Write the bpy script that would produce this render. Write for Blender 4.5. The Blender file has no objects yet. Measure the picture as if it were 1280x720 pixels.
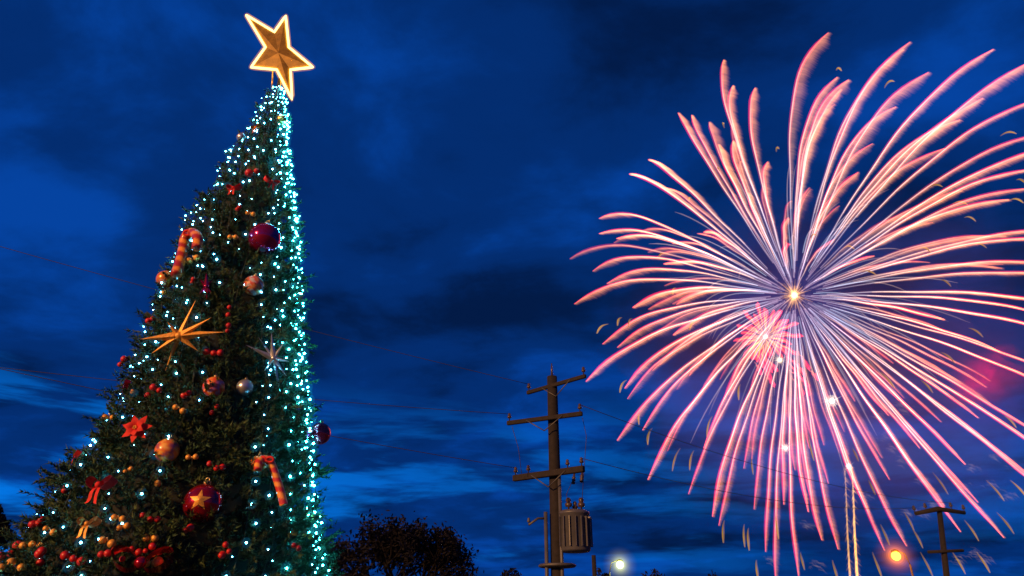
import bpy, math, random
import numpy as np
from mathutils import Vector, Matrix

R = math.radians
rng = np.random.default_rng(7)
random.seed(7)
scene = bpy.context.scene
col = scene.collection

# ------------------------------------------------------------------ camera, sky, sun, exposure
F = 850.0                      # focal length in pixels of the 1280 wide frame
PITCH = R(27.0)
CAM = Vector((0.0, 0.0, 1.7))
cd = bpy.data.cameras.new('camera')
cam = bpy.data.objects.new('camera', cd)
col.objects.link(cam)
cam.location = CAM
cam.rotation_euler = (R(90) + PITCH, 0, 0)
cd.sensor_width = 36.0
cd.lens = 36.0 * F / 1280.0
cd.clip_start = 0.1
cd.clip_end = 6000
scene.camera = cam

SUN_ELEV, SUN_ROT = R(14), R(200)      # a low warm glow from behind the photographer
world = bpy.data.worlds.new('World')
scene.world = world
world.use_nodes = True
nt = world.node_tree
nt.nodes.clear()


def N(tree, typ, **kw):
    n = tree.nodes.new(typ)
    for k, v in kw.items():
        if k == 'inp':
            for kk, vv in v.items():
                n.inputs[kk].default_value = vv
        else:
            setattr(n, k, v)
    return n


def build_sky():
    L = nt.links.new

    def math_n(op, a, b=None, clamp=False):
        n = N(nt, 'ShaderNodeMath', operation=op, use_clamp=clamp)
        for i, v in enumerate((a, b)):
            if v is None:
                continue
            if isinstance(v, (int, float)):
                n.inputs[i].default_value = v
            else:
                L(v, n.inputs[i])
        return n.outputs[0]

    def ramp(fac, stops, interp='EASE'):
        n = N(nt, 'ShaderNodeValToRGB')
        n.color_ramp.interpolation = interp
        e = n.color_ramp.elements
        while len(e) < len(stops):
            e.new(0.5)
        for el, (p, c) in zip(e, stops):
            el.position = p
            el.color = c if len(c) == 4 else (*c, 1)
        L(fac, n.inputs[0])
        return n.outputs[0]

    def noise(vec, scale, detail=5.0, rough=0.55, dist=0.0):
        n = N(nt, 'ShaderNodeTexNoise', inp={'Scale': scale, 'Detail': detail, 'Roughness': rough, 'Distortion': dist})
        L(vec, n.inputs['Vector'])
        return n.outputs[0]

    def mix(fac, a, b, mode='MIX'):
        n = N(nt, 'ShaderNodeMix', data_type='RGBA', blend_type=mode)
        for sock, v in ((n.inputs[0], fac), (n.inputs[6], a), (n.inputs[7], b)):
            if isinstance(v, tuple):
                sock.default_value = (*v, 1)
            elif isinstance(v, (int, float)):
                sock.default_value = v
            else:
                L(v, sock)
        return n.outputs[2]

    tc = N(nt, 'ShaderNodeTexCoord')
    sep = N(nt, 'ShaderNodeSeparateXYZ')
    L(tc.outputs['Generated'], sep.inputs[0])
    X, Y, Z = sep.outputs
    # the cloud layer is a flat sheet high above: direction / height
    zz = math_n('ADD', math_n('MAXIMUM', Z, 0.0), 0.16)
    cu = math_n('DIVIDE', X, zz)
    cv = math_n('DIVIDE', Y, zz)
    comb = N(nt, 'ShaderNodeCombineXYZ')
    L(cu, comb.inputs[0]); L(cv, comb.inputs[1]); comb.inputs[2].default_value = 11.9
    mp = N(nt, 'ShaderNodeMapping')
    mp.inputs['Rotation'].default_value = (0, 0, R(24))
    mp.inputs['Scale'].default_value = (0.85, 1.0, 1)
    L(comb.outputs[0], mp.inputs[0])
    vec = mp.outputs[0]
    n_big = noise(vec, 1.1, 3.0, 0.5, 0.3)
    n_mid = noise(vec, 3.2, 7.0, 0.58, 0.25)
    dens = math_n('ADD', math_n('MULTIPLY', n_big, 0.60), math_n('MULTIPLY', n_mid, 0.40))
    cloud = ramp(dens, [(0.38, (0, 0, 0)), (0.50, (.34, .34, .34)), (0.63, (1, 1, 1))])
    # colours (dusk): dark cloud, mid blue cloud, lit blue gap
    c_cloud = mix(cloud, (0.0008, 0.0105, 0.060), (0.0016, 0.056, 0.350))
    # low, bright openings near the horizon, stretched sideways
    mp2 = N(nt, 'ShaderNodeMapping')
    mp2.inputs['Scale'].default_value = (2.0, 2.0, 13.0)
    mp2.inputs['Location'].default_value = (22.1, -3.5, 19.33)
    L(tc.outputs['Generated'], mp2.inputs[0])
    n_low = noise(mp2.outputs[0], 1.5, 6.0, 0.58, 0.3)
    gap = ramp(n_low, [(0.44, (0, 0, 0)), (0.57, (1, 1, 1))])
    band = ramp(Z, [(0.00, (1, 1, 1)), (0.20, (.95, .95, .95)), (0.33, (0, 0, 0))])
    west = ramp(math_n('ADD', math_n('MULTIPLY', X, 0.75), 0.5), [(0.10, (1, 1, 1)), (0.52, (.46, .46, .46)), (0.8, (.16, .16, .16))])
    gf = math_n('MULTIPLY', math_n('MULTIPLY', gap, band), west)
    c_low = mix(gf, c_cloud, (0.001, 0.175, 0.76))
    bg = N(nt, 'ShaderNodeBackground', inp={'Strength': 1.0})
    L(c_low, bg.inputs[0])
    sky = N(nt, 'ShaderNodeTexSky', sky_type='NISHITA', sun_disc=False, sun_elevation=R(-4), sun_rotation=SUN_ROT)
    bg2 = N(nt, 'ShaderNodeBackground', inp={'Strength': 0.05})
    L(mix(1.0, sky.outputs[0], (0.03, 0.25, 1.0), 'MULTIPLY'), bg2.inputs[0])
    add = N(nt, 'ShaderNodeAddShader')
    L(bg.outputs[0], add.inputs[0]); L(bg2.outputs[0], add.inputs[1])
    out = N(nt, 'ShaderNodeOutputWorld')
    L(add.outputs[0], out.inputs[0])


build_sky()

sd = bpy.data.lights.new('sun', 'SUN')
sd.energy = 4.2
sd.color = (1.0, 0.47, 0.15)
sd.angle = R(4)
sun = bpy.data.objects.new('sun', sd)
col.objects.link(sun)
# stands in for unseen street lamps: from behind the camera, its left, and low
sdir = Vector((0.62, 0.72, -0.24))
sun.rotation_euler = sdir.to_track_quat('-Z', 'Y').to_euler()

vs = scene.view_settings
vs.view_transform = 'Standard'
vs.look = 'None'
vs.exposure = 0.0
vs.gamma = 1.0
vs.use_curve_mapping = False
scene.cycles.transparent_max_bounces = 160
scene.cycles.max_bounces = 6
scene.cycles.use_denoising = True
scene.cycles.pixel_filter_width = 2.3
scene.cycles.sample_clamp_indirect = 3.0

# ------------------------------------------------------------------ helpers
CP, SP = math.cos(PITCH), math.sin(PITCH)
FWD, UP, RIGHT = Vector((0, CP, SP)), Vector((0, -SP, CP)), Vector((1, 0, 0))


def ray(px, py):
    return RIGHT * ((px - 640) / F) + UP * ((360 - py) / F) + FWD


def at(px, py, y):
    d = ray(px, py)
    return CAM + d * (y / d.y)


def px_size(p):
    return (Vector(p) - CAM).dot(FWD) / F       # metres per pixel there


def tag(o, label=None, cat=None, group=None, kind=None):
    if label: o['label'] = label
    if cat: o['category'] = cat
    if group: o['group'] = group
    if kind: o['kind'] = kind
    return o


def empty(name, loc=(0, 0, 0)):
    o = bpy.data.objects.new(name, None)
    o.empty_display_size = 0.1
    o.location = loc
    col.objects.link(o)
    return o


class MB:
    """collects vertices and faces (world space), becomes ONE mesh object"""
    def __init__(s):
        s.v, s.f, s.m, s.c, s.smooth = [], [], [], [], True

    def add(s, vs_, fs, mat=0, colr=None):
        b = len(s.v)
        s.v += [tuple(v) for v in vs_]
        s.f += [tuple(i + b for i in f) for f in fs]
        s.m += [mat] * len(fs)
        if colr is None:
            colr = (1, 1, 1)
        if len(np.shape(colr)) == 1:
            s.c += [tuple(colr)] * len(vs_)
        else:
            s.c += [tuple(c) for c in colr]

    def tube(s, pts, rad, sides=6, mat=0, colr=None, caps=True):
        pts = [Vector(p) for p in pts]
        n = len(pts)
        if not hasattr(rad, '__len__'):
            rad = [rad] * n
        vs_, fs, cs = [], [], []
        ref = None
        for i, p in enumerate(pts):
            t = (pts[min(i + 1, n - 1)] - pts[max(i - 1, 0)])
            if t.length < 1e-9: t = Vector((0, 0, 1))
            t.normalize()
            if ref is None:
                ref = t.orthogonal().normalized()
            ref = (ref - t * ref.dot(t))
            if ref.length < 1e-6: ref = t.orthogonal()
            ref.normalize()
            bi = t.cross(ref)
            for k in range(sides):
                a = 2 * math.pi * k / sides
                vs_.append(p + (ref * math.cos(a) + bi * math.sin(a)) * rad[i])
                if colr is not None and len(np.shape(colr)) == 2:
                    cs.append(colr[i])
        for i in range(n - 1):
            for k in range(sides):
                k2 = (k + 1) % sides
                fs.append((i * sides + k, i * sides + k2, (i + 1) * sides + k2, (i + 1) * sides + k))
        if caps:
            fs.append(tuple(reversed(range(sides))))
            fs.append(tuple((n - 1) * sides + k for k in range(sides)))
        s.add(vs_, fs, mat, cs if cs else colr)

    def sphere(s, c, r, seg=16, rings=10, mat=0, colr=None, scale=(1, 1, 1), rot=None):
        c = Vector(c)
        vs_ = []
        rot = rot or Matrix.Identity(3)
        def P(v): return c + rot @ Vector((v[0] * r * scale[0], v[1] * r * scale[1], v[2] * r * scale[2]))
        vs_.append(P((0, 0, 1)))
        for i in range(1, rings):
            a = math.pi * i / rings
            for k in range(seg):
                b = 2 * math.pi * k / seg
                vs_.append(P((math.sin(a) * math.cos(b), math.sin(a) * math.sin(b), math.cos(a))))
        vs_.append(P((0, 0, -1)))
        fs = [(0, 1 + k, 1 + (k + 1) % seg) for k in range(seg)]
        for i in range(rings - 2):
            for k in range(seg):
                k2 = (k + 1) % seg
                a, b = 1 + i * seg, 1 + (i + 1) * seg
                fs.append((a + k, b + k, b + k2, a + k2))
        last = len(vs_) - 1
        b = 1 + (rings - 2) * seg
        fs += [(last, b + (k + 1) % seg, b + k) for k in range(seg)]
        s.add(vs_, fs, mat, colr)

    def box(s, c, size, rot=None, mat=0, bevel=0.0):
        c = Vector(c)
        rot = rot or Matrix.Identity(3)
        hx, hy, hz = size[0] / 2, size[1] / 2, size[2] / 2
        b = min(bevel, hx * .9, hy * .9, hz * .9)
        if b <= 0:
            vs_ = [c + rot @ Vector((x * hx, y * hy, z * hz)) for z in (-1, 1) for y in (-1, 1) for x in (-1, 1)]
            fs = [(0, 2, 3, 1), (4, 5, 7, 6), (0, 1, 5, 4), (2, 6, 7, 3), (0, 4, 6, 2), (1, 3, 7, 5)]
            s.add(vs_, fs, mat)
            return
        prof = [(-hx + b, -hy), (hx - b, -hy), (hx, -hy + b), (hx, hy - b), (hx - b, hy), (-hx + b, hy), (-hx, hy - b), (-hx, -hy + b)]
        vs_ = []
        for z, k in ((-hz, 1), (-hz + b, 0), (hz - b, 0), (hz, 1)):
            for x, y in prof:
                sx = (abs(x) - (b if k else 0)) * (1 if x > 0 else -1)
                sy = (abs(y) - (b if k else 0)) * (1 if y > 0 else -1)
                vs_.append(c + rot @ Vector((sx, sy, z)))
        fs = []
        for i in range(3):
            for k in range(8):
                k2 = (k + 1) % 8
                fs.append((i * 8 + k, i * 8 + k2, i * 8 + 8 + k2, i * 8 + 8 + k))
        fs.append(tuple(reversed(range(8))))
        fs.append(tuple(24 + k for k in range(8)))
        s.add(vs_, fs, mat)

    def lathe(s, base, axis, prof, seg=20, mat=0, colr=None):
        """prof: (radius, height along axis)"""
        base, axis = Vector(base), Vector(axis).normalized()
        pts = [base + axis * h for r, h in prof]
        u = axis.orthogonal().normalized(); w = axis.cross(u)
        vs_, fs = [], []
        for (r, h), p in zip(prof, pts):
            for k in range(seg):
                a = 2 * math.pi * k / seg
                vs_.append(p + (u * math.cos(a) + w * math.sin(a)) * max(r, 1e-4))
        for i in range(len(prof) - 1):
            for k in range(seg):
                k2 = (k + 1) % seg
                fs.append((i * seg + k, i * seg + k2, (i + 1) * seg + k2, (i + 1) * seg + k))
        fs.append(tuple(reversed(range(seg))))
        fs.append(tuple((len(prof) - 1) * seg + k for k in range(seg)))
        s.add(vs_, fs, mat, colr)

    def build(s, name, mats, parent=None, smooth=True):
        me = bpy.data.meshes.new(name)
        if not isinstance(mats, (list, tuple)): mats = [mats]
        off = Vector((0, 0, 0))
        if parent is not None:
            # parents are never rotated or scaled here, so local = world - parent's world location
            p = parent
            while p is not None:
                off += p.location
                p = p.parent
        vv = np.array(s.v, dtype=np.float64) - np.array(off)
        loc = Vector((0, 0, 0))
        if parent is None:
            loc = Vector(vv.mean(axis=0))
            vv = vv - np.array(loc)
        me.from_pydata(vv.tolist(), [], s.f)
        for m in mats: me.materials.append(m)
        me.polygons.foreach_set('material_index', s.m)
        me.polygons.foreach_set('use_smooth', [smooth] * len(s.f))
        ca = me.color_attributes.new('Col', 'FLOAT_COLOR', 'POINT')
        cc = np.ones((len(s.v), 4), dtype=np.float32)
        cc[:, :3] = np.array(s.c, dtype=np.float32)
        ca.data.foreach_set('color', cc.ravel())
        me.update()
        o = bpy.data.objects.new(name, me)
        col.objects.link(o)
        o.location = loc
        if parent is not None: o.parent = parent
        return o


MAT = {}


def mat_base(name):
    m = bpy.data.materials.new(name)
    m.use_nodes = True
    m.node_tree.nodes.clear()
    MAT[name] = m
    return m, m.node_tree, N(m.node_tree, 'ShaderNodeOutputMaterial')


def mat_pbr(name, colr, rough=0.6, metal=0.0, coat=0.0, vary=0.25, scale=8.0, attr=False, spec=0.5, bump=0.0):
    m, t, out = mat_base(name)
    b = N(t, 'ShaderNodeBsdfPrincipled', inp={'Roughness': rough, 'Metallic': metal, 'Coat Weight': coat, 'Specular IOR Level': spec})
    t.links.new(b.outputs[0], out.inputs[0])
    tc = N(t, 'ShaderNodeTexCoord')
    no = N(t, 'ShaderNodeTexNoise', inp={'Scale': scale, 'Detail': 4.0})
    t.links.new(tc.outputs['Object'], no.inputs['Vector'])
    rp = N(t, 'ShaderNodeMapRange', inp={'From Min': .25, 'From Max': .75, 'To Min': 1 - vary, 'To Max': 1 + vary})
    t.links.new(no.outputs[0], rp.inputs[0])
    mx = N(t, 'ShaderNodeMix', data_type='RGBA', blend_type='MULTIPLY')
    mx.inputs[0].default_value = 1.0
    mx.inputs[6].default_value = (*colr, 1)
    t.links.new(rp.outputs[0], mx.inputs[7])
    last = mx.outputs[2]
    if attr:
        at_ = N(t, 'ShaderNodeAttribute', attribute_name='Col')
        m2 = N(t, 'ShaderNodeMix', data_type='RGBA', blend_type='MULTIPLY')
        m2.inputs[0].default_value = 1.0
        t.links.new(last, m2.inputs[6]); t.links.new(at_.outputs[0], m2.inputs[7])
        last = m2.outputs[2]
    t.links.new(last, b.inputs['Base Color'])
    if bump > 0:
        bp = N(t, 'ShaderNodeBump', inp={'Strength': bump, 'Distance': 0.02})
        t.links.new(no.outputs[0], bp.inputs['Height'])
        t.links.new(bp.outputs[0], b.inputs['Normal'])
    return m


def mat_emit(name, colr, strength, sampling='AUTO', attr=False, additive=False):
    m, t, out = mat_base(name)
    e = N(t, 'ShaderNodeEmission', inp={'Color': (*colr, 1), 'Strength': strength})
    if attr:
        a = N(t, 'ShaderNodeAttribute', attribute_name='Col')
        t.links.new(a.outputs[0], e.inputs[0])
    if additive:
        tr = N(t, 'ShaderNodeBsdfTransparent')
        ad = N(t, 'ShaderNodeAddShader')
        t.links.new(e.outputs[0], ad.inputs[0]); t.links.new(tr.outputs[0], ad.inputs[1])
        t.links.new(ad.outputs[0], out.inputs[0])
    else:
        t.links.new(e.outputs[0], out.inputs[0])
    m.cycles.emission_sampling = sampling
    return m


def mat_vol_emit(name, colr, strength):
    m, t, out = mat_base(name)
    e = N(t, 'ShaderNodeEmission', inp={'Color': (*colr, 1), 'Strength': strength})
    t.links.new(e.outputs[0], out.inputs['Volume'])
    m.cycles.emission_sampling = 'NONE'
    return m


def mat_smoke(name, colr, density, soft=True):
    """thin smoke, dense in the middle of its billow and fading out to nothing at its skin"""
    m, t, out = mat_base(name)
    e = N(t, 'ShaderNodeVolumePrincipled', inp={'Color': (*colr, 1), 'Density': density})
    tc = N(t, 'ShaderNodeTexCoord')
    mp = N(t, 'ShaderNodeMapping'); mp.inputs['Location'].default_value = (-1, -1, -1); mp.inputs['Scale'].default_value = (2, 2, 2)
    t.links.new(tc.outputs['Generated'], mp.inputs[0])
    ln = N(t, 'ShaderNodeVectorMath', operation='LENGTH'); t.links.new(mp.outputs[0], ln.inputs[0])
    mr = N(t, 'ShaderNodeMapRange', interpolation_type='SMOOTHSTEP', inp={'From Min': .15, 'From Max': .92, 'To Min': 1.0, 'To Max': 0.0})
    t.links.new(ln.outputs['Value'], mr.inputs[0])
    no = N(t, 'ShaderNodeTexNoise', inp={'Scale': 2.6, 'Detail': 3.0})
    t.links.new(tc.outputs['Generated'], no.inputs['Vector'])
    nr = N(t, 'ShaderNodeMapRange', inp={'From Min': .36, 'From Max': .64, 'To Min': .25, 'To Max': 1.6})
    t.links.new(no.outputs[0], nr.inputs[0])
    mu = N(t, 'ShaderNodeMath', operation='MULTIPLY'); t.links.new(mr.outputs[0], mu.inputs[0]); t.links.new(nr.outputs[0], mu.inputs[1])
    m2 = N(t, 'ShaderNodeMath', operation='MULTIPLY'); m2.inputs[1].default_value = density; t.links.new(mu.outputs[0], m2.inputs[0])
    t.links.new(m2.outputs[0], e.inputs['Density'])
    t.links.new(e.outputs[0], out.inputs['Volume'])
    return m


M_needle = mat_pbr('pine_needles', (0.044, 0.096, 0.045), 0.65, vary=0.3, scale=3, attr=True, spec=0.25)
M_core = mat_pbr('tree_frame_cover', (0.007, 0.010, 0.007), 0.9, vary=0.4)
M_bark = mat_pbr('bark', (0.05, 0.035, 0.025), 0.9, vary=0.4, bump=0.4)
M_cord = mat_pbr('green_cord', (0.012, 0.03, 0.016), 0.6)
M_red = mat_pbr('red_gloss', (0.55, 0.010, 0.035), 0.16, metal=0.75, coat=0.6, vary=0.1)
M_magenta = mat_pbr('magenta_gloss', (0.55, 0.015, 0.12), 0.12, metal=0.8, coat=0.6, vary=0.15)
M_redmatt = mat_pbr('red_velvet', (0.62, 0.015, 0.012), 0.75, vary=0.25, scale=20)
M_berry = mat_pbr('red_berry', (0.50, 0.012, 0.012), 0.4, coat=0.15, vary=0.15)
M_gold = mat_pbr('gold', (0.85, 0.50, 0.12), 0.28, metal=0.7, vary=0.25, scale=18)
M_goldmatt = mat_pbr('gold_glitter', (0.74, 0.36, 0.06), 0.5, metal=0.3, vary=0.35, scale=40)
M_orange = mat_pbr('orange_gloss', (0.85, 0.24, 0.03), 0.25, metal=0.3, coat=0.4, vary=0.3, scale=12)
M_silver = mat_pbr('silver', (0.62, 0.62, 0.66), 0.3, metal=0.8, vary=0.25, scale=15)
M_attrg = mat_pbr('striped_gloss', (1, 1, 1), 0.3, coat=0.5, vary=0.12, attr=True)
M_cap = mat_pbr('ornament_cap', (0.7, 0.55, 0.28), 0.35, metal=0.9)
M_pole = mat_pbr('weathered_pole_timber', (0.013, 0.010, 0.011), 0.9, vary=0.45, scale=6, bump=0.3)
M_arm = mat_pbr('crossarm_timber', (0.016, 0.012, 0.012), 0.9, vary=0.4, scale=6)
M_grey = mat_pbr('transformer_grey_paint', (0.07, 0.072, 0.09), 0.45, vary=0.2, scale=4)
M_porc = mat_pbr('brown_porcelain', (0.06, 0.04, 0.035), 0.3)
M_iron = mat_pbr('galvanised_iron', (0.10, 0.10, 0.10), 0.55, metal=0.4)
M_wire = mat_pbr('aged_wire', (0.03, 0.022, 0.02), 0.7)
M_leaf = mat_pbr('night_tree_leaves', (0.009, 0.010, 0.012), 0.8, attr=True, spec=0.2)
M_ground = mat_pbr('ground', (0.05, 0.05, 0.05), 0.9, vary=0.4, scale=0.6)

M_bulb = mat_emit('fairy_bulb', (0.045, 0.76, 1.0), 120.0)
M_bulb_w = mat_emit('fairy_bulb_cool', (0.14, 0.70, 1.0), 50.0)
M_bglow = mat_vol_emit('bulb_aura', (0.01, 0.45, 0.72), 1.5)
M_bglow_w = mat_vol_emit('bulb_aura_cool', (0.02, 0.38, 0.74), 1.15)
M_rope = mat_emit('warm_rope_light', (1.0, 0.66, 0.20), 3.6)
M_ropeglow = mat_vol_emit('rope_aura', (1.0, 0.40, 0.0), 7.0)
M_streak = mat_emit('spark_light', (1, 1, 1), 1.0, 'NONE', attr=True, additive=True)

M_ember = mat_emit('golden_ember', (1, 1, 1), 1.0, 'NONE', attr=True)

# ------------------------------------------------------------------ ground
g = MB()
g.add([(-3000, -3000, 0), (3000, -3000, 0), (3000, 3000, 0), (-3000, 3000, 0)], [(0, 1, 2, 3)])
tag(g.build('ground', M_ground, smooth=False), kind='structure')

# ------------------------------------------------------------------ the giant Christmas tree
TD = 9.0                                   # distance of the tree's axis
SIL = [  # row, edge, edge of the crown in the photograph
    (112, 341, 350), (130, 327, 357), (150, 315, 360), (175, 298, 361), (207, 276, 364), (250, 248, 372), (290, 226, 376),
    (345, 204, 378), (380, 190, 379), (423, 176, 380), (485, 151, 385), (520, 133, 388), (560, 105, 391), (600, 74, 394),
    (640, 45, 398), (690, 5, 405), (720, -22, 408)]


def profile():
    """centre and radius of the crown at each height, fitted so that its outline as seen by the lens is the photograph's"""
    tl = np.array([l + min(12, (r - l) * .10) for y, l, r in SIL], float)
    tr = np.array([r - min(10, (r - l) * .10) for y, l, r in SIL], float)
    ys = np.array([y for y, l, r in SIL], float)
    L_, R_ = tl.copy(), tr.copy()
    for it in range(14):
        rows = []
        for y, l, r in zip(ys, L_, R_):
            p = at((l + r) / 2, y, TD)
            rows.append((p.z, p.x, max(.03, (r - l) / 2 * px_size(p))))
        rows.sort()
        (z0, x0, r0), (z1, x1, r1) = rows[0], rows[3]
        k = (z0 - 0.15) / (z1 - z0)
        rows.insert(0, (0.15, x0 - (x1 - x0) * k * 0.5, r0 + (r0 - r1) * k * 0.45))
        P = np.array(rows)
        z = np.linspace(P[0, 0], P[-1, 0], 700)[:, None]
        ph = np.linspace(-math.pi, math.pi, 180)[None, :]
        rr = np.interp(z, P[:, 0], P[:, 2])
        X = np.interp(z, P[:, 0], P[:, 1]) + rr * np.sin(ph)
        Y = TD - rr * np.cos(ph)
        Z = z + 0 * ph - CAM.z
        dep = Y * CP + Z * SP
        px = 640 + F * X / dep
        py = 360 - F * (-Y * SP + Z * CP) / dep
        for n_, y in enumerate(ys):
            m = np.abs(py - y) < 4
            if m.sum() < 4: continue
            L_[n_] += (tl[n_] - px[m].min()) * .6
            R_[n_] += (tr[n_] - px[m].max()) * .6
    return P


PROF = profile()
Z0, Z1 = PROF[0, 0], PROF[-1, 0]


def tree_c(z): return np.interp(z, PROF[:, 0], PROF[:, 1])
def tree_r(z): return np.interp(z, PROF[:, 0], PROF[:, 2])


def tree_p(z, phi, off=0.0):
    r = tree_r(z) + off
    return Vector((tree_c(z) + r * math.sin(phi), TD - r * math.cos(phi), z))


def tree_n(z, phi):
    dz = 0.25
    s = (tree_r(z + dz) - tree_r(z - dz)) / (2 * dz)
    return Vector((math.sin(phi), -math.cos(phi), -s)).normalized()


def tree_hit(px, py, off=0.0):
    """where the line of sight meets the crown's surface; returns point, outward normal"""
    d = ray(px, py).normalized()
    t, best, bt = 4.0, 9e9, None
    while t < 20:
        p = CAM + d * t
        e = math.hypot(p.x - tree_c(p.z), p.y - TD) - (tree_r(p.z) + off)
        if e < 0: 
            bt = t; break
        if e < best: best, bt = e, t
        t += 0.01
    p = CAM + d * bt
    phi = math.atan2(p.x - tree_c(p.z), -(p.y - TD))
    return p, tree_n(p.z, phi)


tree = empty('christmas_tree', (float(tree_c(Z0)), TD, 0))
tag(tree, 'towering artificial christmas tree of dark green pine, lit and hung with red and gold ornaments', 'christmas tree')


def needles_mesh():
    """sprigs of many thin needles all over the crown"""
    P, D, Ls, T = [], [], [], []
    zs = np.linspace(Z0, Z1 - 0.05, 400)
    w = tree_r(zs) + 0.02
    cdf = np.cumsum(w); cdf /= cdf[-1]
    n = 9500
    for i in range(n):
        z = float(np.interp(rng.random(), cdf, zs))
        phi = rng.uniform(-math.pi, math.pi)
        if abs(phi) > 1.9 and rng.random() < 0.45: continue
        nrm = tree_n(z, phi)
        r = tree_r(z)
        sc = min(1.0, 0.42 + r * 0.55)
        d = (nrm + Vector(rng.normal(0, .42, 3)) + Vector((0, 0, 0.12))).normalized()
        l = rng.uniform(0.16, 0.34) * sc
        base = tree_p(z, phi, (-0.15 + 0.09 * math.sin(phi * 9 + 4 * math.sin(z * 5.1)) + rng.normal(0, 0.06)) * sc)
        P.append(base); D.append(d); Ls.append(l)
        T.append(rng.uniform(0.55, 1.35))
    # longer boughs that stand out of the outline, each a fan of sprigs
    for i in range(330):
        z = float(np.interp(rng.random(), cdf, zs))
        phi = rng.uniform(-math.pi, math.pi)
        nrm = tree_n(z, phi)
        sc = min(1.0, 0.2 + tree_r(z) * 0.5)
        d0 = (nrm + Vector(rng.normal(0, .25, 3)) + Vector((0, 0, 0.1))).normalized()
        L0 = rng.uniform(0.18, 0.42) * sc
        b0 = tree_p(z, phi, -0.05)
        tn = rng.uniform(0.6, 1.25)
        for k in range(7):
            f = k / 6
            dd = (d0 + Vector(rng.normal(0, .38, 3))).normalized()
            P.append(b0 + d0 * L0 * f * 0.8); D.append(dd); Ls.append(rng.uniform(.13, .22) * sc); T.append(tn * rng.uniform(.8, 1.2))
    # the one bare bough that sticks out low on the outer edge
    for (px, py) in ((66, 601), (78, 604), (88, 606), (72, 596)):
        b0, nn = tree_hit(px + 10, py + 3)
        d0 = Vector((-0.9, -0.1, 0.25))
        for k in range(9):
            dd = (d0 + Vector(rng.normal(0, .3, 3))).normalized()
            P.append(b0 + d0 * 0.03 * k); D.append(dd); Ls.append(.13); T.append(1)
    P = np.array(P); D = np.array(D); Ls = np.array(Ls); T = np.array(T)
    m = len(P)
    K = 34
    a = rng.random((m, K))
    root = P[:, None, :] + D[:, None, :] * (Ls[:, None] * a)[..., None]
    # directions: forward along the sprig, spread out around it
    rnd = rng.normal(0, 1, (m, K, 3))
    rnd -= (rnd * D[:, None, :]).sum(-1, keepdims=True) * D[:, None, :]
    rnd /= np.linalg.norm(rnd, axis=-1, keepdims=True)
    nd = D[:, None, :] * 0.75 + rnd * rng.uniform(.45, .95, (m, K, 1))
    nd /= np.linalg.norm(nd, axis=-1, keepdims=True)
    nl = rng.uniform(.045, .085, (m, K, 1)) * np.clip(Ls / .24, .45, 1.1)[:, None, None]
    side = np.cross(nd, rng.normal(0, 1, (m, K, 3)))
    side /= np.linalg.norm(side, axis=-1, keepdims=True) + 1e-9
    wd = 0.0085
    v0 = root - side * wd; v1 = root + side * wd; v2 = root + nd * nl
    V = np.stack([v0, v1, v2], axis=2).reshape(-1, 3)
    tone = (T[:, None] * rng.uniform(.75, 1.25, (m, K)))
    warm = rng.random(m) < 0.3
    c = np.stack([tone * np.where(warm, 1.35, 1.0)[:, None], tone, tone * np.where(warm, .7, 1.05)[:, None]], -1)
    C = np.repeat(c.reshape(-1, 3), 3, axis=0)
    # woody stems of the sprigs: one thin triangle pair each
    side = np.cross(D, rng.normal(0, 1, (m, 3))); side /= np.linalg.norm(side, axis=-1, keepdims=True)
    S = np.stack([P - side * .007, P + side * .007, P + D * Ls[:, None]], 1).reshape(-1, 3)
    V = np.concatenate([V, S])
    C = np.concatenate([C, np.repeat(np.array([[1.1, .75, .8]]) * T[:, None] * .8, 3, axis=0)])
    V = V - np.array(tree.location)
    nv = len(V)
    me = bpy.data.meshes.new('crown')
    me.vertices.add(nv); me.vertices.foreach_set('co', V.ravel())
    me.loops.add(nv); me.loops.foreach_set('vertex_index', np.arange(nv, dtype=np.int32))
    me.polygons.add(nv // 3)
    me.polygons.foreach_set('loop_start', np.arange(0, nv, 3, dtype=np.int32))
    me.polygons.foreach_set('loop_total', np.full(nv // 3, 3, dtype=np.int32))
    me.materials.append(M_needle)
    ca = me.color_attributes.new('Col', 'FLOAT_COLOR', 'POINT')
    cc = np.ones((nv, 4), np.float32); cc[:, :3] = C
    ca.data.foreach_set('color', cc.ravel())
    me.update(calc_edges=True)
    me.validate()
    o = bpy.data.objects.new('crown', me)
    col.objects.link(o)
    o.parent = tree
    return o


needles_mesh()
b = MB()
b.tube([(float(tree_c(0.2)), TD, 0.0), (float(tree_c(1.5)), TD, 1.5), (float(tree_c(5)), TD, 5), (float(tree_c(Z1)), TD, Z1 + 0.25)], [.16, .13, .08, .025], 10)
b.build('trunk', M_bark, tree)
b = MB()     # the dark net cone the sprigs are tied to
zs = np.linspace(Z0, Z1 - 0.1, 40)
vs_, fs = [], []
for i, z in enumerate(zs):
    for k in range(36):
        a = 2 * math.pi * k / 36
        wob = 0.90 + 0.05 * math.sin(5 * a + i * .7) + 0.03 * math.sin(9 * a - i * 1.3)
        r = max(tree_r(z) * wob - 0.10, 0.01)
        vs_.append((tree_c(z) + r * math.sin(a), TD - r * math.cos(a), z))
for i in range(39):
    for k in range(36):
        k2 = (k + 1) % 36
        fs.append((i * 36 + k, i * 36 + k2, i * 36 + 36 + k2, i * 36 + 36 + k))
b.add(vs_, fs)
b.build('netting_cone', M_core, tree)

# ------------------------------------------------------------------ strings of fairy lights, each a thing with its bulbs


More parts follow.
